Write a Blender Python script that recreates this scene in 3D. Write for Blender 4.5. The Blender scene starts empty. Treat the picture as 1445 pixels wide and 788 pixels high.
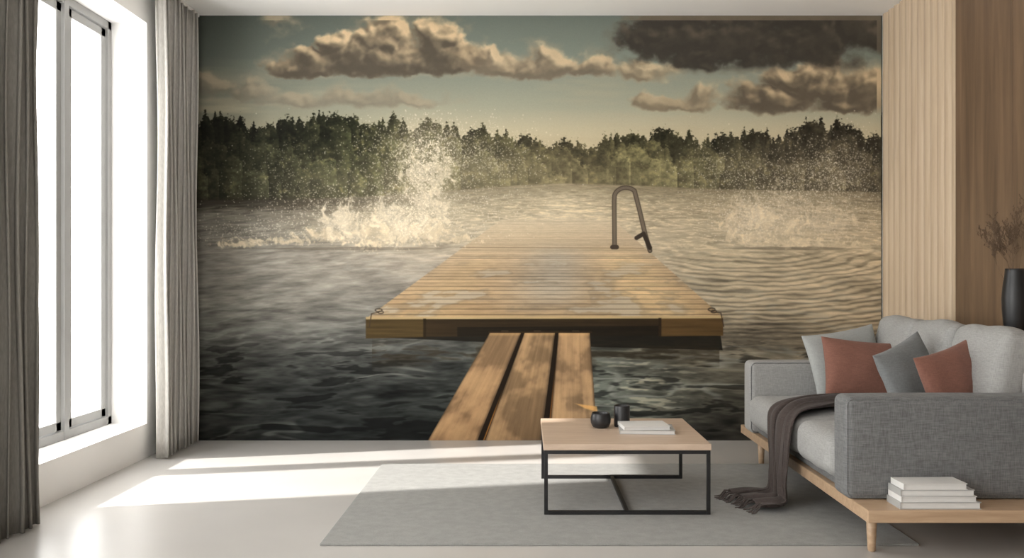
import bpy, bmesh, math, random
import numpy as np
from mathutils import Vector, Matrix
random.seed(7)
rng=np.random.RandomState(11)
scene=bpy.context.scene
try:
    scene.view_settings.view_transform='Standard'
    scene.view_settings.look='None'
except Exception: pass

F=1200.0; VX=742.0; VY=394.0; EYE=1.216
def s2l(c):
    return tuple(((v/255.0)/12.92 if v/255.0<=0.04045 else (((v/255.0)+0.055)/1.055)**2.4) for v in c)

# ------------------------------------------------------------------ materials
def new_mat(name):
    m=bpy.data.materials.new(name); m.use_nodes=True
    nt=m.node_tree; b=nt.nodes['Principled BSDF']
    return m,nt,b
def mat_plain(name,col,rough=0.6,noise=0.04,nscale=8,bump=0.0,bscale=200,metal=0.0,spec=0.5):
    m,nt,b=new_mat(name)
    c=s2l(col)
    tc=nt.nodes.new('ShaderNodeTexCoord')
    n=nt.nodes.new('ShaderNodeTexNoise'); n.inputs['Scale'].default_value=nscale; n.inputs['Detail'].default_value=4
    nt.links.new(tc.outputs['Object'],n.inputs['Vector'])
    r=nt.nodes.new('ShaderNodeValToRGB')
    r.color_ramp.elements[0].position=0.3; r.color_ramp.elements[1].position=0.7
    r.color_ramp.elements[0].color=tuple(max(0,v*(1-noise)) for v in c)+(1,)
    r.color_ramp.elements[1].color=tuple(min(1,v*(1+noise)) for v in c)+(1,)
    nt.links.new(n.outputs['Fac'],r.inputs['Fac']); nt.links.new(r.outputs['Color'],b.inputs['Base Color'])
    b.inputs['Roughness'].default_value=rough; b.inputs['Metallic'].default_value=metal
    b.inputs['Specular IOR Level'].default_value=spec
    if bump>0:
        n2=nt.nodes.new('ShaderNodeTexNoise'); n2.inputs['Scale'].default_value=bscale; n2.inputs['Detail'].default_value=3
        nt.links.new(tc.outputs['Object'],n2.inputs['Vector'])
        bp=nt.nodes.new('ShaderNodeBump'); bp.inputs['Strength'].default_value=bump; bp.inputs['Distance'].default_value=0.004
        nt.links.new(n2.outputs['Fac'],bp.inputs['Height']); nt.links.new(bp.outputs['Normal'],b.inputs['Normal'])
    return m
def mat_fabric(name,col,var=0.18,scale=260,bump=0.5):
    m,nt,b=new_mat(name); c=s2l(col)
    tc=nt.nodes.new('ShaderNodeTexCoord')
    w=[]
    for sc in ((scale,scale,scale*0.12),(scale*0.12,scale*0.12,scale),):
        mp=nt.nodes.new('ShaderNodeMapping'); mp.inputs['Scale'].default_value=sc
        nt.links.new(tc.outputs['Object'],mp.inputs['Vector'])
        n=nt.nodes.new('ShaderNodeTexNoise'); n.inputs['Scale'].default_value=1.0; n.inputs['Detail'].default_value=2
        nt.links.new(mp.outputs['Vector'],n.inputs['Vector']); w.append(n)
    ad=nt.nodes.new('ShaderNodeMath'); ad.operation='ADD'
    nt.links.new(w[0].outputs['Fac'],ad.inputs[0]); nt.links.new(w[1].outputs['Fac'],ad.inputs[1])
    mu=nt.nodes.new('ShaderNodeMath'); mu.operation='MULTIPLY'; mu.inputs[1].default_value=0.5
    nt.links.new(ad.outputs[0],mu.inputs[0])
    r=nt.nodes.new('ShaderNodeValToRGB')
    r.color_ramp.elements[0].position=0.35; r.color_ramp.elements[1].position=0.65
    r.color_ramp.elements[0].color=tuple(v*(1-var) for v in c)+(1,)
    r.color_ramp.elements[1].color=tuple(min(1,v*(1+var)) for v in c)+(1,)
    nt.links.new(mu.outputs[0],r.inputs['Fac']); nt.links.new(r.outputs['Color'],b.inputs['Base Color'])
    bp=nt.nodes.new('ShaderNodeBump'); bp.inputs['Strength'].default_value=bump; bp.inputs['Distance'].default_value=0.002
    nt.links.new(mu.outputs[0],bp.inputs['Height']); nt.links.new(bp.outputs['Normal'],b.inputs['Normal'])
    b.inputs['Roughness'].default_value=0.95; b.inputs['Specular IOR Level'].default_value=0.15
    b.inputs['Sheen Weight'].default_value=0.1
    return m
def mat_wood(name,c1,c2,scale=(2,30,30),rough=0.45,bump=0.1,big=0.35):
    m,nt,b=new_mat(name)
    tc=nt.nodes.new('ShaderNodeTexCoord'); mp=nt.nodes.new('ShaderNodeMapping'); mp.inputs['Scale'].default_value=scale
    nt.links.new(tc.outputs['Object'],mp.inputs['Vector'])
    n=nt.nodes.new('ShaderNodeTexNoise'); n.inputs['Scale'].default_value=1.0; n.inputs['Detail'].default_value=8; n.inputs['Roughness'].default_value=0.65
    n.inputs['Distortion'].default_value=0.6
    nt.links.new(mp.outputs['Vector'],n.inputs['Vector'])
    r=nt.nodes.new('ShaderNodeValToRGB')
    r.color_ramp.elements[0].position=0.3; r.color_ramp.elements[1].position=0.7
    r.color_ramp.elements[0].color=s2l(c1)+(1,); r.color_ramp.elements[1].color=s2l(c2)+(1,)
    nt.links.new(n.outputs['Fac'],r.inputs['Fac']); nt.links.new(r.outputs['Color'],b.inputs['Base Color'])
    b.inputs['Roughness'].default_value=rough
    bp=nt.nodes.new('ShaderNodeBump'); bp.inputs['Strength'].default_value=bump; bp.inputs['Distance'].default_value=0.002
    nt.links.new(n.outputs['Fac'],bp.inputs['Height']); nt.links.new(bp.outputs['Normal'],b.inputs['Normal'])
    return m

M_white=mat_plain('white_plaster',(246,245,243),0.75,0.01,3,0.05,90)
M_ceil=mat_plain('ceiling_paint',(250,249,247),0.8,0.01,3)
M_frame=mat_plain('window_frame_grey',(158,158,156),0.45,0.03,6)
M_black=mat_plain('black_steel',(26,26,27),0.45,0.05,20,spec=0.4)
M_ceramic=mat_plain('black_ceramic',(34,34,36),0.38,0.12,30,0.15,120)
M_vase=mat_plain('charcoal_ceramic',(28,29,31),0.42,0.1,20,0.1,80)
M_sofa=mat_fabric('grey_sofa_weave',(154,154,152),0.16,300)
M_sofa_shaded=mat_fabric('grey_sofa_weave_shaded',(108,109,109),0.26,220)  # sofa weave again, near arm's shade put into a darker colour
M_pl_light=mat_fabric('pale_grey_linen',(162,165,163),0.10,320)
M_pl_grey=mat_fabric('mid_grey_linen',(124,127,128),0.14,320)
M_terra=mat_fabric('terracotta_linen',(130,92,80),0.14,300)
M_throw=mat_fabric('taupe_knit',(70,62,59),0.25,260,0.8)
M_rug=mat_fabric('grey_rug_pile',(140,140,137),0.12,160,0.8)
M_woodl=mat_wood('light_oak',(166,138,110),(192,165,136),(3,40,40),0.4)
M_table=mat_wood('table_oak',(180,156,135),(203,182,162),(3,45,20),0.38)
M_twig=mat_plain('dry_twig',(96,78,60),0.8,0.15,60)
M_book=mat_plain('book_paper_white',(212,211,208),0.6,0.02,30)
M_cover=mat_plain('book_cover_grey',(164,164,162),0.55,0.03,20)

def mat_curtain(name,col,tl=0.25):
    m,nt,b=new_mat(name); c=s2l(col)
    tc=nt.nodes.new('ShaderNodeTexCoord')
    mp=nt.nodes.new('ShaderNodeMapping'); mp.inputs['Scale'].default_value=(180,180,30)
    nt.links.new(tc.outputs['Object'],mp.inputs['Vector'])
    n=nt.nodes.new('ShaderNodeTexNoise'); n.inputs['Scale'].default_value=1; n.inputs['Detail'].default_value=3
    nt.links.new(mp.outputs['Vector'],n.inputs['Vector'])
    r=nt.nodes.new('ShaderNodeValToRGB'); r.color_ramp.elements[0].position=.3; r.color_ramp.elements[1].position=.7
    r.color_ramp.elements[0].color=tuple(v*.88 for v in c)+(1,); r.color_ramp.elements[1].color=tuple(v*1.1 for v in c)+(1,)
    nt.links.new(n.outputs['Fac'],r.inputs['Fac']); nt.links.new(r.outputs['Color'],b.inputs['Base Color'])
    b.inputs['Roughness'].default_value=0.95; b.inputs['Specular IOR Level'].default_value=0.1
    t=nt.nodes.new('ShaderNodeBsdfTranslucent'); nt.links.new(r.outputs['Color'],t.inputs['Color'])
    mx=nt.nodes.new('ShaderNodeMixShader'); mx.inputs['Fac'].default_value=tl
    out=[x for x in nt.nodes if x.type=='OUTPUT_MATERIAL'][0]
    nt.links.new(b.outputs[0],mx.inputs[1]); nt.links.new(t.outputs[0],mx.inputs[2]); nt.links.new(mx.outputs[0],out.inputs['Surface'])
    return m
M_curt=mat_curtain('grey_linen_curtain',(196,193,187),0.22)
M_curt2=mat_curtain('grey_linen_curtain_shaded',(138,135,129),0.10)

def mat_glass():
    m,nt,b=new_mat('window_glass')
    t=nt.nodes.new('ShaderNodeBsdfTransparent'); g=nt.nodes.new('ShaderNodeBsdfGlossy'); g.inputs['Roughness'].default_value=0.02
    mx=nt.nodes.new('ShaderNodeMixShader'); mx.inputs['Fac'].default_value=0.05
    out=[x for x in nt.nodes if x.type=='OUTPUT_MATERIAL'][0]
    nt.links.new(t.outputs[0],mx.inputs[1]); nt.links.new(g.outputs[0],mx.inputs[2]); nt.links.new(mx.outputs[0],out.inputs['Surface'])
    return m
M_glass=mat_glass()

def mat_floor():
    m,nt,b=new_mat('polished_light_concrete')
    tc=nt.nodes.new('ShaderNodeTexCoord')
    n=nt.nodes.new('ShaderNodeTexNoise'); n.inputs['Scale'].default_value=1.4; n.inputs['Detail'].default_value=6; n.inputs['Roughness'].default_value=0.55
    nt.links.new(tc.outputs['Object'],n.inputs['Vector'])
    r=nt.nodes.new('ShaderNodeValToRGB'); r.color_ramp.elements[0].position=.2; r.color_ramp.elements[1].position=.8
    r.color_ramp.elements[0].color=s2l((179,176,172))+(1,); r.color_ramp.elements[1].color=s2l((191,188,184))+(1,)
    nt.links.new(n.outputs['Fac'],r.inputs['Fac']); nt.links.new(r.outputs['Color'],b.inputs['Base Color'])
    b.inputs['Roughness'].default_value=0.3
    b.inputs['Specular IOR Level'].default_value=0.42
    return m
M_floor=mat_floor()

# ------------------------------------------------------------------ mesh helpers
def link(o):
    scene.collection.objects.link(o); return o
def mk(name,verts,faces,mat,parent=None,smooth=False):
    me=bpy.data.meshes.new(name); me.from_pydata([tuple(v) for v in verts],[],faces); me.update()
    o=bpy.data.objects.new(name,me); link(o)
    if mat: me.materials.append(mat)
    if smooth:
        for p in me.polygons: p.use_smooth=True
    if parent: o.parent=parent
    return o
def empty(name):
    o=bpy.data.objects.new(name,None); o.empty_display_size=0.1; return link(o)
def finish(bm,name,mat,parent=None,smooth=False):
    me=bpy.data.meshes.new(name); bm.normal_update(); bm.to_mesh(me); bm.free()
    o=bpy.data.objects.new(name,me); link(o)
    if mat: me.materials.append(mat)
    if smooth:
        for p in me.polygons: p.use_smooth=True
    if parent: o.parent=parent
    return o
def add_box(bm,x0,x1,y0,y1,z0,z1,mat_index=0):
    vs=[bm.verts.new(p) for p in [(x0,y0,z0),(x1,y0,z0),(x1,y1,z0),(x0,y1,z0),(x0,y0,z1),(x1,y0,z1),(x1,y1,z1),(x0,y1,z1)]]
    for f in [(0,3,2,1),(4,5,6,7),(0,1,5,4),(1,2,6,5),(2,3,7,6),(3,0,4,7)]:
        fc=bm.faces.new([vs[i] for i in f]); fc.material_index=mat_index
def boxes(name,lst,mat,parent=None,bevel=0.0):
    bm=bmesh.new()
    for b in lst: add_box(bm,*b)
    if bevel>0: bmesh.ops.bevel(bm,geom=bm.edges[:],offset=bevel,segments=2,affect='EDGES',profile=0.5)
    return finish(bm,name,mat,parent)
def soft_box(name,c,dim,r,mat,parent=None,puff=(0,0,0),n=22,rot=None,wr=0.0,seed=0,piping=False):
    hx,hy,hz=[d/2 for d in dim]
    verts=[];faces=[];idx={}
    def tpos(i,h):
        u=i/n*2-1
        k=min(r/h,0.9)
        a=abs(u)
        if a>0.55: p=(1-k)+k*(a-0.55)/0.45
        else: p=(1-k)*a/0.55
        return math.copysign(p*h,u)
    def V(i,j,k):
        key=(i,j,k)
        if key in idx: return idx[key]
        p=Vector((tpos(i,hx),tpos(j,hy),tpos(k,hz)))
        q=Vector((max(-hx+r,min(hx-r,p.x)),max(-hy+r,min(hy-r,p.y)),max(-hz+r,min(hz-r,p.z))))
        d=p-q
        if d.length>1e-9: p=q+d.normalized()*r
        ux,uy,uz=p.x/hx,p.y/hy,p.z/hz
        bx=(1-uy*uy)*(1-uz*uz); by=(1-ux*ux)*(1-uz*uz); bz=(1-ux*ux)*(1-uy*uy)
        p=Vector((p.x+puff[0]*ux*max(0,bx)**.6,p.y+puff[1]*uy*max(0,by)**.6,p.z+puff[2]*uz*max(0,bz)**.6))
        if wr>0:
            w=wr*(math.sin(p.x*17+seed+p.z*9)*math.sin(p.y*13+seed*2.1)+0.5*math.sin(p.y*31+p.z*23+seed))
            p+=Vector((w*ux,w*uy,w*uz))
        idx[key]=len(verts); verts.append(p); return idx[key]
    for a in range(n):
        for b in range(n):
            faces.append((V(a,b,0),V(a,b+1,0),V(a+1,b+1,0),V(a+1,b,0)))
            faces.append((V(a,b,n),V(a+1,b,n),V(a+1,b+1,n),V(a,b+1,n)))
            faces.append((V(a,0,b),V(a+1,0,b),V(a+1,0,b+1),V(a,0,b+1)))
            faces.append((V(a,n,b),V(a,n,b+1),V(a+1,n,b+1),V(a+1,n,b)))
            faces.append((V(0,a,b),V(0,a,b+1),V(0,a+1,b+1),V(0,a+1,b)))
            faces.append((V(n,a,b),V(n,a+1,b),V(n,a+1,b+1),V(n,a,b+1)))
    R=rot if rot else Matrix.Identity(3)
    verts=[R@v+Vector(c) for v in verts]
    return mk(name,verts,faces,mat,parent,True)
def lathe(name,prof,c,mat,parent=None,seg=40,z0=0):
    verts=[];faces=[]
    for (r,z) in prof:
        for k in range(seg):
            a=2*math.pi*k/seg; verts.append((c[0]+r*math.cos(a),c[1]+r*math.sin(a),c[2]+z))
    for i in range(len(prof)-1):
        for k in range(seg):
            k2=(k+1)%seg
            faces.append((i*seg+k,i*seg+k2,(i+1)*seg+k2,(i+1)*seg+k))
    faces.append(tuple(range(seg))[::-1])
    faces.append(tuple(range((len(prof)-1)*seg,len(prof)*seg)))
    return mk(name,verts,faces,mat,parent,True)
def tube(verts,faces,pts,radii,seg=6):
    base=len(verts)
    for i,p in enumerate(pts):
        p=Vector(p)
        d=(Vector(pts[min(i+1,len(pts)-1)])-Vector(pts[max(i-1,0)])).normalized()
        up=Vector((0,0,1)) if abs(d.z)<.9 else Vector((1,0,0))
        a=d.cross(up).normalized(); b=d.cross(a)
        for k in range(seg):
            t=2*math.pi*k/seg; verts.append(p+(a*math.cos(t)+b*math.sin(t))*radii[i])
    for i in range(len(pts)-1):
        for k in range(seg):
            k2=(k+1)%seg
            faces.append((base+i*seg+k,base+i*seg+k2,base+(i+1)*seg+k2,base+(i+1)*seg+k))
    faces.append(tuple(base+k for k in range(seg))[::-1]); faces.append(tuple(base+(len(pts)-1)*seg+k for k in range(seg)))

# ------------------------------------------------------------------ room shell
XL=-2.58; XR=2.672; YB=6.4; H=3.2; YF=-1.6
boxes('floor',[(XL-0.32,XR+0.2,YF-0.2,YB+0.2,-0.1,0)],M_floor)
boxes('ceiling',[(XL-0.32,XR+0.2,YF-0.2,YB+0.2,H,H+0.1)],M_ceil)
boxes('wall_back',[(XL-0.32,XR+0.2,YB+0.004,YB+0.2,0,H)],M_white)
boxes('wall_front',[(XL-0.32,XR+0.2,YF-0.2,YF,0,H)],M_white)
boxes('wall_right',[(XR+0.03,XR+0.2,YF,YB+0.004,0,H)],M_white)
XO=XL-0.32; ZS=0.232; ZT=2.96
W1=(4.30,5.79); W_FILL=(-1.3,2.7)
boxes('wall_left',[
 (XO,XL,YF,YB+0.004,0,ZS),(XO,XL,YF,YB+0.004,ZT,H),
 (XO,XL,W1[1],YB+0.004,ZS,ZT),(XO,XL,W_FILL[1],W1[0],ZS,ZT),(XO,XL,YF,W_FILL[0],ZS,ZT)],M_white)

def window(name,y0,y1,mulls):
    e=empty(name)
    xf0,xf1=-2.875,-2.82
    L=[(xf0,xf1,y0,y1,ZS,ZS+.055),(xf0,xf1,y0,y1,ZT-.055,ZT),(xf0,xf1,y0,y0+.05,ZS,ZT),(xf0,xf1,y1-.05,y1,ZS,ZT)]
    for mY in mulls: L.append((xf0,xf1+.004,mY-.026,mY+.026,ZS,ZT))
    boxes('outer_frame',L,M_frame,e,0.003)
    edges=[y0+.05]+[v for mY in mulls for v in (mY-.026,mY+.026)]+[y1-.05]
    L=[];G=[]
    for i in range(0,len(edges),2):
        a,b=edges[i]+.006,edges[i+1]-.006
        za,zb=ZS+.06,ZT-.06; w=.055; x0,x1=-2.865,-2.834
        L+= [(x0,x1,a,b,za,za+w),(x0,x1,a,b,zb-w,zb),(x0,x1,a,a+w,za,zb),(x0,x1,b-w,b,za,zb)]
        G.append((-2.852,-2.848,a+w-.005,b-w+.005,za+w-.005,zb-w+.005))
    boxes('sashes',L,M_frame,e,0.003)
    boxes('glass',G,M_glass,e)
    return e
window('window_1',W1[0],W1[1],[5.22])
window('added_fill_window',W_FILL[0],W_FILL[1],[-.3,.7,1.7])  # unseen window, added to bring soft ambient light into the room

def fluted():
    pitch=.094; y0=5.27; y1=YB-0.004; amp=.018
    verts=[];faces=[]
    N=int((y1-y0)/pitch*14)
    pts=[]
    for i in range(N+1):
        y=y0+(y1-y0)*i/N
        ph=((y-y0)/pitch)%1.0
        d=amp*(math.sin(math.pi*ph))**0.8
        pts.append((XR+.018-d,y))
    for (x,y) in pts: verts+=[(x,y,0.0),(x,y,H)]
    for i in range(N): faces.append((2*i,2*i+1,2*i+3,2*i+2))
    b=len(verts); verts+=[(XR+.03,y0,0),(XR+.03,y0,H),(XR+.03,y1,0),(XR+.03,y1,H)]
    faces.append((0,b,b+1,1)); faces.append((2*N,2*N+1,b+3,b+2)); faces.append((b,b+2,b+3,b+1))
    return mk('fluted_wood_wall_panel',verts,faces,mat_wood('fluted_pale_oak',(182,160,134),(204,185,160),(30,30,1.2),0.5,0.06),None,True)
fluted()
M_wall_wood=mat_wood('walnut_oak_veneer',(90,71,53),(124,100,77),(14,14,0.9),0.5,0.08)
L=[]
yy=5.266
while yy>YF+.01:
    a=max(YF,yy-.62); L.append((XR-.012,XR+.03,a+.002,yy-.001,0,H)); yy=a
boxes('veneer_wall_panel',L,M_wall_wood,None,0.0015)

boxes('curtain_rail',[(-2.50,-2.44,-1.3,6.36,H-.025,H)],M_white,None,0.002)
def curtain(name,y0,y1,xc,folds,amp,seed,mat,z0=0.012,z1=H-.025):
    rg=random.Random(seed)
    N=folds*14; NZ=26
    ph=[rg.uniform(-.5,.5) for _ in range(folds+2)]; am=[rg.uniform(.7,1.15) for _ in range(folds+2)]
    verts=[];faces=[]
    for j in range(NZ+1):
        tz=j/NZ; z=z0+(z1-z0)*tz
        for i in range(N+1):
            s=i/N*folds; k=int(s)
            f=s-k
            a=(am[k]*(1-f)+am[k+1]*f); p=(ph[k]*(1-f)+ph[k+1]*f)
            squeeze=1.0-.05*math.sin(math.pi*tz)
            w=2*math.pi*s+p*(0.5+0.7*(1-tz))
            x=xc+amp*a*(0.8+.2*(1-tz))*math.sin(w)+.008*math.sin(3*z+s*1.7)
            y=(y0+y1)/2+((y0-y1)/2+(y1-y0)*i/N)*squeeze+.35*amp*math.sin(2*w+.4)
            verts.append((x,y,z+ (0.004*math.sin(w*1.0) if j==0 else 0)))
    for j in range(NZ):
        for i in range(N):
            a=j*(N+1)+i; faces.append((a,a+1,a+N+2,a+N+1))
    o=mk(name,verts,faces,mat,None,True)
    sm=o.modifiers.new('thickness','SOLIDIFY'); sm.thickness=.003; sm.offset=0
    return o
curtain('curtain',5.70,6.33,-2.46,8,.05,3,M_curt)
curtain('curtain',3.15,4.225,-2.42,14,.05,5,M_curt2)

# ------------------------------------------------------------------ mural painting (numpy)
def build_mural():
    S=1.5; X0=258.; XW=985.; Y0=22.; YH=600.
    W=int(XW*S); Hh=int(YH*S)
    xs=X0+(np.arange(W)+.5)/W*XW; ys=Y0+(np.arange(Hh)+.5)/Hh*YH
    X,Y=np.meshgrid(xs,ys); X=X.astype(np.float32); Y=Y.astype(np.float32)
    def h2(ix,iy,seed):
        n=(ix*374761393+iy*668265263+seed*1274126177)&0xffffffff
        n=((n^(n>>13))*1274126177)&0xffffffff
        return (((n^(n>>16))&0xffff)/65535.0).astype(np.float32)
    def vn(u,v,seed):
        iu=np.floor(u).astype(np.int64); iv=np.floor(v).astype(np.int64)
        fu=(u-iu).astype(np.float32); fv=(v-iv).astype(np.float32)
        fu=fu*fu*(3-2*fu); fv=fv*fv*(3-2*fv)
        a=h2(iu,iv,seed);b=h2(iu+1,iv,seed);c=h2(iu,iv+1,seed);d=h2(iu+1,iv+1,seed)
        return (a*(1-fu)+b*fu)*(1-fv)+(c*(1-fu)+d*fu)*fv
    def fbm(u,v,seed,o=5,g=.5):
        t=0;a=1;s=0
        for k in range(o):
            t=t+a*vn(u*(2**k)+k*17.3,v*(2**k)+k*9.1,seed+k); s+=a; a*=g
        return t/s
    def ss(a,b,x):
        t=np.clip((x-a)/(b-a),0,1); return t*t*(3-2*t)
    def mix(img,col,a):
        col=np.asarray(col,np.float32)
        img+= (col-img)*a[...,None]
    def ell(lst,xx,yy):
        d=np.full(xx.shape,-5.,np.float32)
        for (cx,cy,rx,ry) in lst:
            d=np.maximum(d,1-np.sqrt(((xx-cx)/rx)**2+((yy-cy)/ry)**2))
        return d
    def poly(pts,soft=0.):
        cx=sum(p[0] for p in pts)/len(pts); cy=sum(p[1] for p in pts)/len(pts)
        m=np.full(X.shape,1e3,np.float32)
        for i in range(len(pts)):
            (x1,y1),(x2,y2)=pts[i],pts[(i+1)%len(pts)]
            nx,ny=-(y2-y1),(x2-x1); l=math.hypot(nx,ny); nx/=l; ny/=l
            s=1 if (cx-x1)*nx+(cy-y1)*ny>0 else -1
            m=np.minimum(m,s*((X-x1)*nx+(Y-y1)*ny))
        if soft>0: return ss(-soft,soft,m)
        return np.clip(m*S+.5,0,1)
    def line(pts,r):
        d=np.full(X.shape,1e3,np.float32)
        for i in range(len(pts)-1):
            (x1,y1),(x2,y2)=pts[i],pts[i+1]
            dx,dy=x2-x1,y2-y1; t=np.clip(((X-x1)*dx+(Y-y1)*dy)/(dx*dx+dy*dy+1e-6),0,1)
            d=np.minimum(d,np.hypot(X-x1-t*dx,Y-y1-t*dy))
        return np.clip((r-d)*S+.5,0,1),d
    def blur(a,r):
        k=np.exp(-np.linspace(-2,2,2*r+1)**2); k/=k.sum()
        o=np.zeros_like(a)
        p=np.pad(a,((r,r),(0,0)),'edge')
        for i in range(2*r+1): o+=k[i]*p[i:i+a.shape[0]]
        p=np.pad(o,((0,0),(r,r)),'edge'); o2=np.zeros_like(a)
        for i in range(2*r+1): o2+=k[i]*p[:,i:i+a.shape[1]]
        return o2
    # ---- sky
    ry=[22,90,150,205]; rc=np.array([(106,115,106),(130,139,127),(162,163,142),(204,192,158)],np.float32)
    sky=np.stack([np.interp(Y,ry,rc[:,k]) for k in range(3)],-1).astype(np.float32)
    fx=np.interp(X,[258,330,450,700,900,1243],[.66,.76,.88,1.0,1.02,.98]).astype(np.float32)
    img=sky*fx[...,None]
    st=fbm(X/160,Y/22,91,4); mix(img,(184,172,142),ss(.5,.8,st)*ss(60,160,Y)*.5)
    # ---- clouds
    n1=fbm(X/46,Y/40,5,6,.55)
    n2=fbm(X/16,Y/14,25,4,.55)
    wx=(fbm(X/40,Y/34,400,4,.5)-.5); wy=(fbm(X/40,Y/34,410,4,.5)-.5)
    wx2=(fbm(X/9,Y/9,420,3,.55)-.5); wy2=(fbm(X/9,Y/9,430,3,.55)-.5)
    CX=X+wx*46+wx2*9; CY=Y+wy*34+wy2*8
    def puffs(cell,seed):
        gx=np.floor(CX/cell).astype(np.int64); gy=np.floor(CY/cell).astype(np.int64)
        best=np.full(X.shape,9.,np.float32)
        for oy in (-1,0,1):
            for ox in (-1,0,1):
                ix=gx+ox; iy=gy+oy
                jx_=h2(ix,iy,seed); jy_=h2(ix,iy,seed+1)
                dd=((CX/cell-(ix+jx_))**2+(CY/cell-(iy+jy_))**2).astype(np.float32)
                best=np.minimum(best,dd)
        return 1-np.clip(best,0,1)
    PF=.62*puffs(36,600)+.27*puffs(17,610)+.11*puffs(8,620)
    def cloud(lst,dark,light,seed,flat=None,amt=.95,soft=.3,edge=.6,lk=1.0,wisp=.3):
        d=ell(lst,CX,CY)
        nn=fbm(X/34+seed*3.1,Y/24+seed*1.7,5+seed,6,.55)
        d=d+edge*(nn-.5)*.9+.42*(PF-.66)
        if flat is not None:
            d=d-ss(flat-10,flat+16,Y+(nn-.5)*30)*1.0
        a=ss(-.05,soft,d)
        halo=ss(-.45,.2,d)*wisp*ss(.35,.6,nn)
        hf=blur(np.clip(d,-.2,.8)*.9+PF*.26,5)
        dl=np.roll(np.roll(hf,int(7*S),axis=0),-int(6*S),axis=1)
        lit=np.clip((hf-dl)*1.55+.24+(nn-.5)*.35,0,1)
        lit=lit*lit*(3-2*lit)
        ytop=min(e[1]-e[3] for e in lst); ybot=max(e[1]+e[3] for e in lst)
        vert=1-ss(ytop+.2*(ybot-ytop),ybot,CY)*.8
        thin=ss(.45,.0,d)*.42
        l=np.clip((lit*(.25+.75*vert)*1.2+thin*(.3+.7*vert))*lk,0,1)
        c=np.asarray(dark,np.float32)*(1-l[...,None])+np.asarray(light,np.float32)*l[...,None]
        c=c*(.94+.12*n2)[...,None]
        mix(img,np.asarray(light)*.86,halo*(1-a)*amt)
        img[:]=img+(c-img)*(a*amt)[...,None]
    cloud([(420,140,70,16),(500,140,80,20),(570,142,80,18),(350,128,50,12),(395,35,34,14),(300,120,60,14)],(124,115,99),(192,172,140),1,flat=152,amt=.7,soft=.6)
    cloud([(540,55,44,36),(500,82,66,34),(560,88,80,32),(615,62,38,38),(640,86,44,32),(450,92,64,24),(405,98,46,18),(470,62,34,26)],(86,78,66),(220,192,150),2,flat=110)
    cloud([(700,92,56,26),(755,98,56,18),(790,88,46,22),(838,98,36,16),(690,78,30,16)],(116,104,87),(216,190,150),3,flat=111,amt=.9,soft=.4)
    cloud([(930,148,50,14),(900,142,30,12),(990,134,38,20),(975,150,50,12),(905,100,44,20)],(126,112,91),(214,190,150),4,flat=160,amt=.85,soft=.45)
    cloud([(1090,140,70,26),(1160,128,74,40),(1230,135,60,42),(1120,112,60,20),(1195,150,70,22)],(94,84,70),(210,184,144),6,flat=162,soft=.4)
    cloud([(950,56,80,38),(1050,58,120,50),(1150,54,120,48),(1000,78,90,28),(1215,44,70,44),(900,54,36,26),(1110,20,160,44),(960,26,80,24)],(62,57,50),(124,111,92),7,flat=106,edge=1.0,lk=.7,soft=.5,wisp=.5)
    mix(img,(202,186,148),ss(150,200,Y)*ss(500,800,X)*.4)
    # ---- treelines
    hx=[258,300,316,335,400,425,480,550,620,700,760,800,830,860,930,1000,1060,1110,1170,1215,1243]
    hy=[170,162,152,170,178,160,162,170,174,184,194,207,208,192,186,196,188,179,172,186,188]
    bx=[258,400,480,560,740,800,900,1000,1243]; by=[284,284,280,276,262,260,263,268,272]
    tcx=[258,400,480,600,720,800,900,1000,1100,1243]
    basec=np.array([(40,40,28),(42,43,29),(50,52,33),(60,61,38),(77,74,48),(102,95,65),(87,83,55),(72,69,47),(60,55,41),(55,50,38)],np.float32)
    col0=np.stack([np.interp(xs,tcx,basec[:,k]) for k in range(3)],-1).astype(np.float32)
    bot=np.interp(xs,bx,by).astype(np.float32)
    tex=fbm(X/6,Y/5,61,4,.65); tex2=fbm(X/22,Y/18,71,4,.55)
    ragx=fbm(X/3.,Y/2.4,81,3,.6)
    for layer in range(6):
        off=[0,6,16,30,46,62][layer]
        n=[95,100,100,80,66,56][layer]
        top=np.full(W,400.,np.float32); shade=np.zeros(W,np.float32); tid=np.ones(W,np.float32)
        for t in range(n):
            c=258+985*(t+rng.rand())/n
            base=np.interp(c,hx,hy)
            room=np.interp(c,bx,by)-base
            ty=base+off*(room/105.0)+rng.uniform(-12,18)
            con=rng.rand()<(.6 if layer<3 else .3)
            dx=xs-c
            if con:
                wd=rng.uniform(7,12); p=ty+np.abs(dx)*rng.uniform(1.6,3.0)+np.where(np.abs(dx)<wd*1.6,0,500)
            else:
                wd=rng.uniform(9,22); p=ty+3+wd*1.1*(1-np.sqrt(np.clip(1-(dx/wd)**2,0,1)))+np.where(np.abs(dx)<wd,0,500)
            m=p<top
            top=np.where(m,p,top); shade=np.where(m,np.clip(dx/wd,-1,1),shade); tid=np.where(m,rng.uniform(.75,1.25),tid)
        top=np.minimum(top,np.interp(xs,hx,hy)+off*.9+28)
        a=ss(-2.,2.,(Y-top[None])+ (ragx-.5)*20)*(1-ss(-1.5,1.5,Y-bot[None]+(tex-.5)*5))
        lum=(.58+.10*layer)*tid[None]*(1+.25*shade[None])*(.45+1.15*tex)*(.7+.6*tex2)
        lum=lum*(1.08-.3*ss(0,60,Y-top[None]))
        c=col0[None]*lum[...,None]
        warm=ss(.55,.75,tex)*ss(.45,.65,tex2)*(.15+.10*layer)
        warm=warm*np.interp(xs,[258,420,500,760,900,1243],[.2,.45,1,1,.8,.4])[None]
        c=c+(np.array((142,128,76),np.float32)-c)*np.clip(warm,0,.7)[...,None]
        img[:]=img+(c-img)*a[...,None]
    tm=(Y<285)
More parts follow.
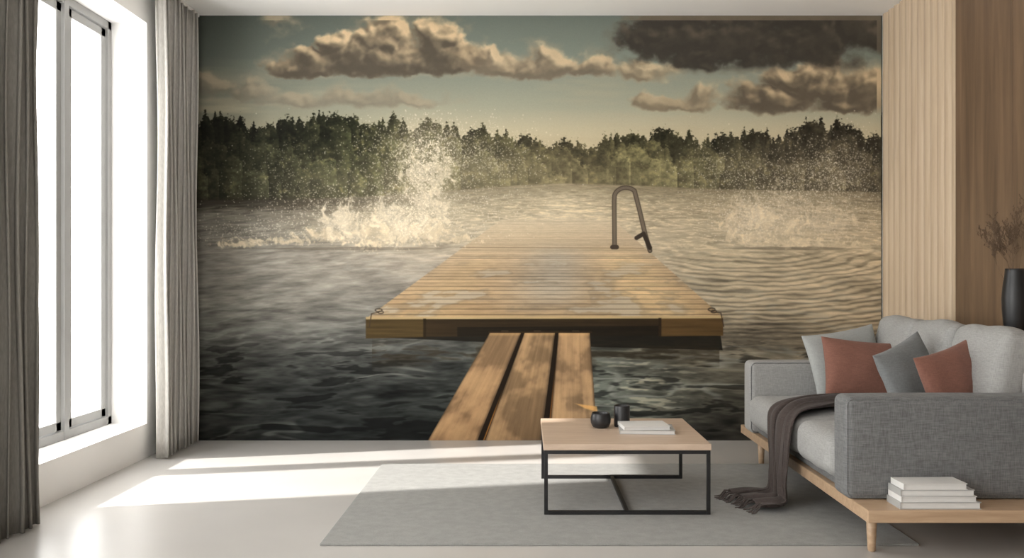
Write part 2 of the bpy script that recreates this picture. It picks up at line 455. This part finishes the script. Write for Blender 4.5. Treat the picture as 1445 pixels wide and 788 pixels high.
    haze=np.exp(-((X-810)/170)**2)*ss(185,262,Y)*tm; mix(img,(180,163,125),haze*.26)
    haze=np.exp(-((X-640)/90)**2)*ss(180,262,Y)*tm; mix(img,(168,156,122),haze*.18)
    mix(img,(96,90,70),ss(170,262,Y)*tm*.08)
    # ---- water
    gx=[258,420,600,800,1000,1243]; gy=[262,280,296,320,360,420,470,510,560,622]
    G=np.array([
     [(48,44,34),(54,50,38),(96,90,70),(154,141,112),(118,108,82),(90,82,62)],
     [(62,58,48),(78,72,60),(128,120,100),(188,174,144),(146,133,106),(120,108,85)],
     [(102,98,87),(112,106,94),(156,147,124),(204,188,156),(172,156,126),(150,135,108)],
     [(112,108,98),(126,121,109),(168,158,136),(202,186,158),(180,165,136),(174,157,128)],
     [(118,114,105),(142,136,125),(174,163,146),(186,173,150),(180,165,136),(196,177,144)],
     [(114,112,103),(130,126,116),(138,133,123),(144,136,121),(168,154,128),(190,171,140)],
     [(96,96,89),(102,101,95),(96,97,92),(80,79,69),(118,109,92),(148,132,107)],
     [(76,77,71),(72,74,70),(68,70,67),(84,91,84),(108,103,88),(112,101,82)],
     [(62,64,59),(52,55,53),(54,58,55),(104,113,106),(92,90,77),(74,66,54)],
     [(50,51,47),(38,41,40),(40,44,42),(78,84,79),(54,52,46),(42,38,34)]],np.float32)
    wat=np.zeros(img.shape,np.float32)
    rows=np.stack([np.stack([np.interp(xs,gx,G[j,:,k]) for k in range(3)],-1) for j in range(len(gy))],0)
    for k in range(3):
        jj=np.interp(ys,gy,np.arange(len(gy))); j0=np.clip(np.floor(jj).astype(int),0,len(gy)-2); f=(jj-j0)[:,None]
        wat[...,k]=rows[j0,:,k]*(1-f)+rows[j0+1,:,k]*f
    t=np.clip(Y-256,2,None)
    warp=fbm(X/90,Y/34,101,2)*.9
    v=30*np.log(t+22); u=(X-790)/(t+45)*6.0
    r1=fbm(u*.9+warp,v*1.0+warp,111,4,.55)
    r2=fbm(u*2.0+warp,v*2.0+warp,121,3,.6)
    r3=fbm(u*.4,v*.22,131,3,.5)
    rid=1-np.abs(2*fbm(u*.7+warp,v*.8+warp*1.5,141,2,.45)-1)
    amp=np.interp(Y,[262,300,400,480,540,622],[.35,.45,.42,.8,1.15,1.15])
    wat=wat*(1+amp*((r1-.5)*1.15+(r2-.5)*.7+(r3-.5)*.45))[...,None]
    gl=ss(.80,.97,rid)*np.interp(Y,[262,400,470,540,622],[.12,.16,.30,.50,.42])*ss(.32,.56,r3)
    wat=wat+(np.array((152,155,146),np.float32)-wat)*gl[...,None]
    dk=ss(.54,.66,r1)*ss(440,520,Y)*.6
    wat=wat*(1-dk)[...,None]
    gz=ss(.60,.72,r2)*np.exp(-((X-905)/60)**2-((Y-545)/50)**2); mix(wat,(196,188,160),gz*.6)
    # warm sun sparkle in the far water
    spk=ss(.60,.72,r2)*ss(268,290,Y)*(1-ss(340,400,Y))*ss(560,700,X)
    mix(wat,(238,220,182),spk*.5)
    rr=np.hypot((X-1060)/3.4,(Y-325)); rip=.5+.5*np.sin(rr*.95+fbm(X/50,Y/14,151,3)*9)
    wm=ss(900,1010,X)*ss(345,370,Y)*(1-ss(450,500,Y))
    wat=wat+(np.array((226,203,162),np.float32)-wat)*(ss(.5,1,rip)*wm*.34*(.3+1.2*r3))[...,None]
    wat=wat*(1-(ss(.5,1,1-rip)*wm*.22))[...,None]
    bl2=np.interp(xs,bx,by)-1
    a=ss(-1.2,1.2,Y-bl2[None]); img=img+(wat-img)*a[...,None]
    mix(img,(44,40,32),ss(276,284,Y)*(1-ss(286,304,Y+(r1-.5)*18))*(1-ss(420,640,X))*.75)
    # ---- dock
    top=[(707,310),(866,311),(1020,448),(516,450)]
    sh=poly([(522,470),(1016,470),(1020,498),(840,490),(600,484),(516,480)])
    mix(img,(26,23,17),sh*.9)
    # broken reflection of the platform edge below it
    mix(img,(48,40,26),np.exp(-((Y-500)/16)**2)*(X>525)*(X<1015)*ss(.45,.55,r1)*.6)
    m=poly(top)
    fade=ss(306,322,Y)
    m=m*(.5+.5*fade)
    d=1/np.clip(Y-246,20,None)
    pl=d/.00021; fr=pl-np.floor(pl); pid=np.floor(pl)
    lat=(X-796)/(Y-246+1e-3)
    gap=1-ss(0,.15,np.minimum(fr,1-fr)); vis=ss(322,375,Y)
    tone=h2(pid.astype(np.int64),pid.astype(np.int64)*0+3,9)
    wet=fbm(lat*2.8+3,pl*.32,161,5,.62)
    grain=fbm(lat*9,pl*3.1,171,3,.6)
    dc=np.stack([np.interp(Y,[310,335,380,449],cc) for cc in ([204,200,192,180],[187,178,164,148],[158,146,128,106])],-1).astype(np.float32)
    cen=np.exp(-((lat+.1)/.36)**2)*(1-ss(410,450,Y)*.8)*ss(335,365,Y)
    dc=dc+(np.array((176,168,152),np.float32)-dc)*(cen*.7)[...,None]
    warmm=np.exp(-((lat-.70)/.33)**2)*ss(340,375,Y); dc=dc+(np.array((236,204,150),np.float32)-dc)*(warmm*.62)[...,None]
    warmm=np.exp(-((lat+1.0)/.25)**2)*ss(345,380,Y); dc=dc+(np.array((206,176,128),np.float32)-dc)*(warmm*.35)[...,None]
    dc=dc*(.90+.15*tone+.20*(grain-.5))[...,None]
    # wet reflective patches: slightly cooler / darker with soft pale centres
    wp=ss(.50,.60,wet)*ss(335,400,Y)
    dc=dc+(np.array((134,122,102),np.float32)-dc)*(wp*.34)[...,None]
    wp2=ss(.60,.70,wet)*ss(335,400,Y); dc=dc+(np.array((206,198,180),np.float32)-dc)*(wp2*.4)[...,None]
    dc=dc*(1-gap*vis*.38)[...,None]
    img=img+(dc-img)*m[...,None]
    mix(img,(94,80,58),poly([(650,348.5),(908,350),(910,351.3),(648,350.0)])*.45)
    def shade_poly(pts,c,va=.2,sd=5):
        mm=poly(pts); nz=fbm(X/60,Y/3.,sd,4); cc=np.asarray(c,np.float32)*(1-va+2*va*nz)[...,None]
        img[:]=img+(cc-img)*mm[...,None]
    shade_poly([(516,449),(1020,447),(1020,473),(516,476)],(52,40,24))
    shade_poly([(516,449),(600,449),(600,476),(516,478)],(74,59,32),.2,6)
    shade_poly([(932,448),(1020,448),(1020,474),(932,475)],(88,66,36),.2,7)
    shade_poly([(645,462),(932,460),(932,474),(645,475)],(32,26,17),.2,8)
    shade_poly([(516,447.5),(1020,446),(1020,449.5),(516,451)],(186,160,114),.12,9)
    shade_poly([(597,450),(601,450),(601,477),(597,477)],(40,30,16))
    shade_poly([(929,449),(933,449),(933,475),(929,475)],(44,32,18))
    for (cx,cy) in ((534,438),(1004,437)):
        th=np.linspace(0,6.283,10)
        mm,_=line([(cx+5*math.cos(q),cy+2.2*math.sin(q)) for q in th],.8); mix(img,(66,56,44),mm*.85)
        mm,_=line([(cx+3+4*math.cos(q),cy+3+1.8*math.sin(q)) for q in th],.8); mix(img,(66,56,44),mm*.8)
        mm,_=line([(cx,cy+3),(cx+ (13 if cx>800 else -10),cy+5),(cx+(17 if cx>800 else -13),cy+24)],.8); mix(img,(62,50,38),mm*.8)
    # ---- gangplanks
    def plank(xt0,xt1,xb0,xb1,sd,c1,c2):
        mm=poly([(xt0,470),(xt1,470),(xb1,623),(xb0,623)])
        f=(Y-470)/153.
        xl=xt0+(xb0-xt0)*f; xr=xt1+(xb1-xt1)*f
        q=(X-xl)/(xr-xl)
        g=fbm(q*16+sd,f*3,200+sd,5,.6); w=fbm(q*1.6+sd,f*4.5,220+sd,4,.55)
        c=np.asarray(c1,np.float32)*(1-f[...,None])+np.asarray(c2,np.float32)*f[...,None]
        c=c*(.84+.32*g)[...,None]
        c=c+(np.array((204,164,114),np.float32)-c)*(ss(.48,.72,w)*.42)[...,None]
        c=c*(1-.22*ss(.56,.38,w))[...,None]
        e=ss(.93,1,q)*.35+ss(.05,0,q)*.3
        c=c*(1-e)[...,None]
        c=c+(np.array((226,178,112),np.float32)-c)*((1-ss(470,476,Y))*.5)[...,None]
        img[:]=img+(c-img)*mm[...,None]
    mix(img,(30,21,12),poly([(692,470),(832,470),(843,623),(605,623)]))
    plank(691,735,603,673,1,(174,138,98),(158,122,84))
    plank(740,783,684,763,2,(172,138,98),(152,120,84))
    plank(788,832,775,843,3,(178,141,100),(154,124,90))
    mm,_=line([(682,623),(739,472)],.9); mix(img,(196,128,52),mm*.7*ss(540,600,Y))
    mm,_=line([(773,623),(787,480)],.9); mix(img,(180,112,46),mm*.6*ss(500,590,Y))
    for hxp in (712,758,812):
        mm,_=line([(hxp-4,468),(hxp+4,468)],1.4); mix(img,(60,50,38),mm)
    mm,_=line([(690,469),(834,469)],1.2); mix(img,(52,38,22),mm*.8)
    mix(img,(236,176,96),poly([(812,570),(842,574),(843,582),(826,577)],1.)*.7)
    # ---- splashes
    def foam(lst,seed,col,amt,ed=1.0,sx=9,sy=9):
        nn=fbm(CX/sx,CY/sy,seed,5,.62); hi=fbm(X/2.4,Y/2.4,seed+7,3,.6)
        dd=ell(lst,X+wx2*14,Y+wy2*14)+ed*(nn-.5)*1.6+(hi-.5)*.7-.10
        a=ss(0,.6,dd)*amt
        c=np.asarray(col,np.float32)*(.68+.50*nn)[...,None]
        img[:]=img+(c-img)*a[...,None]
    for (cx,cy,rx,ry,aa) in ((592,275,50,80,.42),(500,318,90,26,.34),(690,235,80,50,.18),(1090,318,100,36,.36),(1180,258,90,60,.26),(740,330,140,24,.20),(1050,250,70,50,.16),(605,200,54,38,.22),(470,270,80,44,.18)):
        mix(img,(214,197,164),np.exp(-((X-cx)/rx)**2-((Y-cy)/ry)**2)*aa*(.5+1.0*n2))
    foam([(400,341,85,7),(470,332,64,15),(520,328,50,26),(560,330,60,22),(610,326,44,24),(640,339,40,9),(350,345,60,5)],301,(228,209,174),.78)
    foam([(470,312,22,30),(490,316,18,34),(505,322,16,28),(600,288,38,58),(588,248,28,52),(565,316,32,36),(612,243,34,46),(545,300,26,34)],311,(238,223,193),.64,1.3,6,11)
    foam([(1050,338,44,13),(1085,337,64,14),(1120,341,64,9),(1035,320,22,32),(1170,345,64,6),(1100,322,56,24),(1075,306,32,30)],321,(234,214,177),.82)
    foam([(1060,298,36,34),(1110,296,44,38),(1170,314,56,28)],341,(234,216,184),.42,1.5,6,9)
    foam([(970,345,60,3.5),(1200,346,60,3.5)],331,(210,194,160),.5)
    mix(img,(84,76,64),ss(0,.4,ell([(480,351,170,3.0),(1110,351,110,2.6)],X,Y)+(n1-.5)*.5)*.4)
    dens=np.zeros(X.shape,np.float32)
    for (cx,cy,rx,ry,aa) in ((592,262,44,82,.62),(610,208,66,42,.42),(500,298,84,34,.40),(690,232,64,44,.30),(420,268,74,42,.22),(1100,278,98,50,.46),(1190,243,78,50,.44),(1050,240,60,40,.24),(600,320,80,24,.4),(730,210,60,30,.16)):
        dens+=aa*np.exp(-((X-cx)/rx)**2-((Y-cy)/ry)**2)
    hs=vn(X/1.5,Y/1.5,501)*.6+vn(X/.9,Y/.9,502)*.4
    th=.93-dens*.42
    sp=ss(th,th+.12,hs)*(Y<346)*np.clip(dens*5,0,1)
    mix(img,(242,230,204),sp*.85)
    acc=np.zeros(X.shape,np.float32)
    def drops(n,cx,cy,sx,sy,smin=.45,smax=1.0,amin=.3,amax=.95,ymax=345):
        px_=rng.normal(cx,sx,n); py_=rng.normal(cy,sy,n)
        for x,y in zip(px_,py_):
            if y>ymax or y<150 or x<262 or x>1240: continue
            i=(x-X0)/XW*W; j=(y-Y0)/YH*Hh; r=rng.uniform(smin,smax)*S*.9; a_=rng.uniform(amin,amax)
            i0,j0=int(i),int(j)
            sl=(slice(max(j0-2,0),j0+3),slice(max(i0-2,0),i0+3))
            yy_,xx_=np.mgrid[sl[0].start:min(sl[0].stop,Hh),sl[1].start:min(sl[1].stop,W)]
            gsp=a_*np.exp(-((xx_+.5-i)**2+(yy_+.5-j)**2)/(r*r))
            acc[sl]=np.maximum(acc[sl],gsp[:acc[sl].shape[0],:acc[sl].shape[1]])
    drops(1500,592,255,42,42); drops(1300,605,208,58,20); drops(900,490,295,70,22); drops(800,690,230,44,28,.4,.8)
    drops(600,405,255,50,32,.4,.85,.2,.8); drops(500,640,300,60,25); drops(400,350,325,60,8,.4,.8)
    drops(1200,1100,265,60,32,.4,.9); drops(1400,1185,235,45,26,.4,.95); drops(700,1060,310,35,18); drops(500,1010,240,30,22,.4,.8); drops(700,1200,300,50,30,.4,.8)
    mix(img,(244,232,208),np.clip(acc,0,1)*.95)
    # ---- handrail
    R=[(867,348),(866.5,285)]+[(883-16.5*math.cos(a),279-14*math.sin(a)) for a in np.linspace(0.2,2.4,12)]+[(902,296),(910,330),(917,354)]
    mm,dd=line(R,3.3); mix(img,(74,64,54),mm); mix(img,(156,142,122),np.clip(1.2-np.abs(dd-0.9),0,1)*.5*mm)
    mm,_=line([(898,336),(908,330),(917,350)],3.0); mix(img,(46,38,32),mm)
    mm,_=line([(864,349),(870,349)],3.2); mix(img,(60,50,42),mm)
    mix(img,(214,193,152),np.exp(-((X-790)/240)**2-((Y-310)/50)**2)*.14)
    g=img.mean(-1,keepdims=True); img=g+(img-g)*.90; img=img*1.03+1
    img*= (1-.06*ss(420,258,X))[...,None]
    img*= (1+(rng.rand(*X.shape)-.5)*.04)[...,None]
    img=np.clip(img/255.,0,1)
    out=np.ones((Hh,W,4),np.float32); out[...,:3]=img[::-1]
    im=bpy.data.images.new('lake_jetty_mural_print',W,Hh,alpha=False)
    im.colorspace_settings.name='sRGB'
    im.pixels.foreach_set(out.ravel()); im.update(); im.pack()
    return im
im=build_mural()
def mat_mural():
    m,nt,b=new_mat('mural_wallpaper')
    t=nt.nodes.new('ShaderNodeTexImage'); t.image=im; t.interpolation='Cubic'
    tc=nt.nodes.new('ShaderNodeTexCoord')
    nt.links.new(tc.outputs['UV'],t.inputs['Vector']); nt.links.new(t.outputs['Color'],b.inputs['Base Color'])
    b.inputs['Roughness'].default_value=0.8; b.inputs['Specular IOR Level'].default_value=0.15
    return m
mo=mk('wall_mural',[(XL,YB,0),(XR+.01,YB,0),(XR+.01,YB,H),(XL,YB,H)],[(0,1,2,3)],mat_mural())
uv=mo.data.uv_layers.new(name='UVMap')
u1=(XR+.01-XL)/(985/187.5)
for li,c in enumerate([(0,0),(u1,0),(u1,1),(0,1)]): uv.data[li].uv=c

# ------------------------------------------------------------------ rug
RX0,RX1,RY0,RY1=-.938,1.79,3.87,5.55
boxes('area_rug',[(RX0,RX1,RY0,RY1,0.0,.011)],M_rug,None,0.003)
RZ=.011
# ------------------------------------------------------------------ coffee table
ct=empty('coffee_table')
tx0,tx1,ty0,ty1=.09,.948,4.34,5.15; tz=.372
boxes('tabletop',[(tx0,tx1,ty0,ty1,tz-.032,tz)],M_table,ct,0.003)
b=.019; zt=tz-.032
L=[]
for x in (tx0+.004,tx1-.004-b):
    for y in (ty0+.004,ty1-.004-b): L.append((x,x+b,y,y+b,RZ,zt))
    L.append((x,x+b,ty0+.004+b,ty1-.004-b,zt-b,zt))
for y in (ty0+.004,ty1-.004-b):
    L.append((tx0+.004+b,tx1-.004-b,y,y+b,zt-b,zt)); L.append((tx0+.004+b,tx1-.004-b,y,y+b,RZ,RZ+b))
xm=(tx0+tx1)/2
L.append((xm-b/2,xm+b/2,ty0+.004+b,ty1-.004-b,RZ,RZ+b))
boxes('steel_frame',L,M_black,ct,0.0012)
def bowl(name,c,r,h,kind):
    if kind=='bowl':
        pr=[(r*.55,0),(r*.8,.006),(r*.97,h*.35),(r,h*.6),(r*.88,h*.93),(r*.84,h),(r*.79,h*.97),(r*.86,h*.6),(r*.6,h*.15),(0.001,h*.12)]
    else:
        pr=[(r*.9,0),(r*.97,.004),(r,h*.1),(r,h*.97),(r*.97,h),(r*.9,h*.985),(r*.9,h*.12),(0.001,h*.1)]
    return lathe(name,pr,c,M_ceramic)
bowl('ceramic_bowl',(.425,4.83,tz),.058,.085,'bowl')
bowl('ceramic_mug',(.549,4.86,tz),.045,.122,'mug')
def book(parent,name,cx,cy,z,w,d,t,ang,cm):
    bm=bmesh.new(); c=.0025
    add_box(bm,-w/2,w/2,-d/2,d/2,0,c,0); add_box(bm,-w/2,w/2,-d/2,d/2,t-c,t,0); add_box(bm,-w/2,-w/2+c,-d/2,d/2,c,t-c,0)
    add_box(bm,-w/2+c,w/2-.004,-d/2+.004,d/2-.004,c,t-c,1)
    bmesh.ops.rotate(bm,verts=bm.verts[:],cent=(0,0,0),matrix=Matrix.Rotation(ang,3,'Z'))
    bmesh.ops.translate(bm,verts=bm.verts[:],vec=(cx,cy,z))
    o=finish(bm,name,cm,parent); o.data.materials.append(M_book); return o
bs=empty('book_stack')
book(bs,'book_1',.668,4.72,tz,.30,.215,.021,math.radians(-4),M_cover)
book(bs,'book_2',.655,4.725,tz+.021,.255,.19,.019,math.radians(5),M_book)

# ------------------------------------------------------------------ sofa
sf=empty('sofa')
SX0,SX1=1.448,2.44
boxes('oak_platform',[(SX0,SX1,3.60,5.73,.181,.235)],M_woodl,sf,0.004)
lv=0
for (x,y) in ((1.545,3.80),(1.545,5.58),(2.32,3.80),(2.32,5.58)):
    lv+=1
    zb=RZ if (RX0<x<RX1 and RY0<y<RY1) else 0.0
    lathe('leg_%d'%lv,[(.014,0),(.017,.004),(.025,.181-zb)],(x,y,zb),M_woodl,sf,20)
soft_box('seat_base',(1.93,4.66,.27),(.92,1.46,.07),.02,M_sofa_shaded,sf)
soft_box('arm_near',(1.92,3.855,.463),(1.0,.17,.455),.035,M_sofa_shaded,sf,(0,.006,.004),24)
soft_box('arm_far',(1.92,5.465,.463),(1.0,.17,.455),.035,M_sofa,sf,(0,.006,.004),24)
pv=[];pf=[]
for (yf) in (3.779,5.389):
    pts=[];x0,x1,z0,z1,rr_=1.429,2.411,.245,.682,.03
    for (cx,cz_,a0) in ((x1-rr_,z1-rr_,0),(x0+rr_,z1-rr_,90),(x0+rr_,z0+rr_,180),(x1-rr_,z0+rr_,270)):
        for k in range(6):
            a=math.radians(a0+k*18); pts.append((cx+rr_*math.cos(a),yf,cz_+rr_*math.sin(a)))
    pts.append(pts[0]); tube(pv,pf,pts,[.0035]*len(pts),6)
mk('arm_piping',pv,pf,M_sofa_shaded,sf,True)
soft_box('back_frame',(2.365,4.66,.52),(.13,1.46,.57),.04,M_sofa,sf)
soft_box('seat_cushion_1',(1.80,4.91,.385),(.78,.93,.19),.06,M_sofa,sf,(.015,.0,.022),26,None,.003,1)
soft_box('seat_cushion_2',(1.80,4.195,.385),(.78,.49,.19),.06,M_sofa,sf,(.015,.0,.02),26,None,.003,4)
tilt=Matrix.Rotation(math.radians(10),3,'Y')
for i,(yc) in enumerate((5.14,4.66,4.18)):
    soft_box('back_cushion_%d'%(i+1),(2.26,yc,.72),(.15,.476,.51),.05,M_sofa,sf,(.032,.0,.014),26,tilt,.006,i*2.3)

def pillow(name,c,w,h,T,mat,yaw,lean,roll,seed):
    n=26; verts=[];faces=[]
    rg=random.Random(seed); a1,a2,a3=[rg.uniform(0,6) for _ in range(3)]
    for side in (1,-1):
        for j in range(n+1):
            for i in range(n+1):
                u=math.sin((i/n-.5)*math.pi); v=math.sin((j/n-.5)*math.pi)
                x=w/2*u*(1-.07*(1-v*v)); z=h/2*v*(1-.07*(1-u*u))
                e=max(0,(1-u*u)*(1-v*v))
                y=T/2*e**.42
                y+=.006*math.sin(7*u+a1+3*v)*e**.5*math.sin(5*v+a2)
                y+=.004*math.sin(14*math.atan2(v,u)+a3)*(abs(u*v))**.7*e**.3
                verts.append(Vector((x,side*y,z)))
    N=(n+1)**2
    for s in (0,1):
        for j in range(n):
            for i in range(n):
                a=s*N+j*(n+1)+i; f=(a,a+1,a+n+2,a+n+1)
                faces.append(f if s==1 else f[::-1])
    M=Matrix.Rotation(yaw,3,'Z')@Matrix.Rotation(lean,3,'X')@Matrix.Rotation(roll,3,'Y')
    verts=[M@v+Vector(c) for v in verts]
    o=mk(name,verts,faces,mat,None,True)
    bm=bmesh.new(); bm.from_mesh(o.data); bmesh.ops.remove_doubles(bm,verts=bm.verts[:],dist=.0004)
    bmesh.ops.recalc_face_normals(bm,faces=bm.faces[:]); bm.to_mesh(o.data); bm.free()
    return o
rd=math.radians
pillow('throw_pillow',(1.965,5.22,.70),.50,.42,.15,M_pl_light,rd(12),rd(-14),rd(-8),1)
pillow('throw_pillow',(1.975,5.00,.68),.475,.37,.15,M_terra,rd(8),rd(-20),rd(6),2)
pillow('throw_pillow',(2.01,4.44,.70),.42,.39,.14,M_pl_grey,rd(30),rd(-16),rd(-16),3)
pillow('throw_pillow',(2.09,4.13,.695),.41,.39,.13,M_terra,rd(24),rd(-16),rd(-12),4)

def throw():
    e=empty('throw_blanket')
    P=[((1.98,4.80,.515),(.02,.10,0)),((1.80,4.76,.522),(.03,.13,0)),((1.62,4.70,.52),(.03,.17,0)),((1.48,4.64,.51),(.02,.19,0)),
       ((1.405,4.61,.47),(.0,.20,0)),((1.378,4.59,.38),(0,.19,0)),((1.37,4.58,.26),(0,.17,0)),((1.365,4.57,.15),(0,.16,0)),
       ((1.355,4.53,.06),(-.01,.16,0)),((1.31,4.51,.035),(-.02,.17,0)),((1.24,4.52,.03),(-.04,.17,0)),((1.17,4.54,.024),(-.06,.16,0))]
    n=90; m=60
    def cr(a,b,c,d,t):
        return 0.5*((2*b)+(-a+c)*t+(2*a-5*b+4*c-d)*t*t+(-a+3*b-3*c+d)*t**3)
    C=[Vector(p[0]) for p in P]; Hw=[Vector(p[1]) for p in P]
    verts=[];faces=[];rowsP=[]
    for i in range(n+1):
        s=i/n*(len(P)-1); k=min(int(s),len(P)-2); f=s-k
        g=lambda A: cr(A[max(k-1,0)],A[k],A[k+1],A[min(k+2,len(P)-1)],f)
        c=g(C); hw=g(Hw)
        k2=min(k+1,len(P)-1)
        tang=(C[k2]-C[k]).normalized(); nrm=tang.cross(hw).normalized()
        if nrm.z<0 and abs(nrm.z)>.3: nrm=-nrm
        if abs(nrm.z)<=.3 and nrm.x>0: nrm=-nrm
        rowsP.append((c,hw,nrm,i/n))
    N_=[r[2] for r in rowsP]
    for _ in range(6): N_=[(N_[max(i-1,0)]+N_[i]+N_[min(i+1,n)]).normalized() for i in range(n+1)]
    for i,(c,hw,_,q) in enumerate(rowsP):
        nr=N_[i]
        for j in range(m+1):
            t=j/m*2-1
            fold=.5+.5*math.sin(t*11+1.2*math.sin(q*5)+.6)
            fold=fold*.7+.3*(.5+.5*math.sin(t*23+q*7))
            A=.028+.012*math.sin(q*9)
            p=c+hw*(t+.05*math.sin(q*14+t*3))+nr*(A*fold+.003)
            p.y+=.012*math.sin(t*19+q*4)
            if p.z<RZ+.003: p.z=RZ+.003
            verts.append(p)
    for i in range(n):
        for j in range(m):
            a=i*(m+1)+j; faces.append((a,a+1,a+m+2,a+m+1))
    o=mk('woven_cloth',verts,faces,M_throw,e,True)
    sm=o.modifiers.new('thickness','SOLIDIFY'); sm.thickness=.006; sm.offset=1
    fv=[];ff=[]
    last=verts[-(m+1):]
    for j in range(0,m+1,2):
        p=last[j]; rg=random.uniform
        a=Vector((p.x,p.y,max(p.z,RZ+.006)))
        dx=rg(-.085,-.06); dy=rg(-.02,.02)
        tube(fv,ff,[a+Vector((.005,0,0)),a+Vector((dx*.3,dy*.3,-.0)),Vector((a.x+dx*.7,a.y+dy+rg(-.01,.01),RZ+.006)),Vector((a.x+dx,a.y+dy*1.4,RZ+.004))],[.0035,.0045,.0035,.0025],5)
    mk('fringe',fv,ff,M_throw,e,True)
throw()

b2=empty('book_stack')
z=.235
for i,(w,d,t,dx,an,cm) in enumerate(((.345,.135,.030,0,0,M_cover),(.325,.13,.024,-.005,.6,M_book),(.315,.13,.028,-.01,-.5,M_cover),(.275,.125,.026,-.02,.8,M_book))):
    book(b2,'book_%d'%(i+1),1.765+dx,3.685,z,w,d,t,math.radians(an),cm); z+=t

# ------------------------------------------------------------------ console + vase with dried branches
cz=.925
cons=empty('console_table')
boxes('top',[(2.455,2.652,3.95,4.75,cz-.025,cz)],M_woodl,cons,0.002)
boxes('legs',[(x,x+.03,y,y+.03,0,cz-.025) for x in (2.46,2.617) for y in (3.96,4.71)],M_woodl,cons,0.002)
va=empty('vase_of_dried_branches')
vc=(2.548,4.43,cz)
lathe('vase',[(.040,0),(.046,.004),(.054,.05),(.061,.13),(.063,.19),(.058,.25),(.049,.31),(.046,.335),(.047,.345),(.043,.345),(.042,.33),(.040,.2),(.001,.19)],vc,M_vase,va,44)
tv=[];tf=[];sv=[];sfc=[]
rg=random.Random(5)
def seedball(p,r):
    base=len(sv)
    for d in ((1,0,0),(-1,0,0),(0,1,0),(0,-1,0),(0,0,1.3),(0,0,-1.3)): sv.append(Vector(p)+Vector(d)*r)
    for f in ((0,2,4),(2,1,4),(1,3,4),(3,0,4),(2,0,5),(1,2,5),(3,1,5),(0,3,5)): sfc.append(tuple(base+i for i in f))
def branch(p,d,L,r,depth):
    pts=[p];rr=[r];cur=Vector(p);dd=Vector(d).normalized()
    n=6
    for i in range(n):
        dd=(dd+Vector((rg.uniform(-.14,.14),rg.uniform(-.14,.14),rg.uniform(-.02,.1)))).normalized()
        cur=cur+dd*(L/n)
        if cur.x>2.645: cur.x=2.645
        pts.append(cur.copy()); rr.append(max(.0006,r*(1-.75*(i+1)/n)))
        if depth<2 and i>=(3 if depth==0 else 2):
            for _ in range(2):
                nd=(dd+Vector((rg.uniform(-.9,.8),rg.uniform(-.8,.8),rg.uniform(-.1,.5)))).normalized()
                branch(cur.copy(),nd,L*rg.uniform(.25,.42),r*.5,depth+1)
        if (depth==2 and i>1) or (depth==1 and i>3): seedball(cur+Vector((rg.uniform(-.004,.004),rg.uniform(-.004,.004),0)),rg.uniform(.002,.004))
    tube(tv,tf,pts,rr,4)
for k in range(7):
    a=rg.uniform(0,6.28)
    dv=Vector((.18*math.cos(a)-.16,.22*math.sin(a),1))
    branch(Vector((vc[0]+.01*math.cos(a),vc[1]+.01*math.sin(a),cz+.20)),dv,rg.uniform(.27,.36),.0017,0)
mk('branches',tv,tf,M_twig,va); mk('seed_heads',sv,sfc,M_twig,va)

# ------------------------------------------------------------------ light
w=bpy.data.worlds.new('World'); scene.world=w; w.use_nodes=True
bg=w.node_tree.nodes['Background']; bg.inputs['Color'].default_value=(1,.99,.97,1); bg.inputs['Strength'].default_value=8.8
sd=bpy.data.lights.new('sun','SUN'); sd.energy=10; sd.angle=math.radians(1.6); sd.color=(1,.96,.91)
so=bpy.data.objects.new('sun',sd); link(so)
el=math.radians(38); d=Vector((.98*math.cos(el),.2*math.cos(el),-math.sin(el)))
so.rotation_euler=d.to_track_quat('-Z','Y').to_euler(); so.location=(-8,3,8)
for k,(a,b_) in enumerate((W1,W_FILL)):
    pd=bpy.data.lights.new('window_portal','AREA'); pd.shape='RECTANGLE'; pd.size=b_-a; pd.size_y=ZT-ZS; pd.cycles.is_portal=True
    po=bpy.data.objects.new('window_portal',pd); link(po); po.location=(-2.93,(a+b_)/2,(ZS+ZT)/2)
    po.rotation_euler=(math.radians(90),0,math.radians(-90))
# ------------------------------------------------------------------ camera
cd=bpy.data.cameras.new('camera'); cd.sensor_width=36; cd.lens=36*F/1445.0; cd.sensor_fit='HORIZONTAL'
cd.shift_x=-(VX-722.5)/1445.0; cd.clip_start=.05; cd.clip_end=500
co=bpy.data.objects.new('camera',cd); link(co); co.location=(0,0,EYE); co.rotation_euler=(math.radians(90),0,0)
scene.camera=co
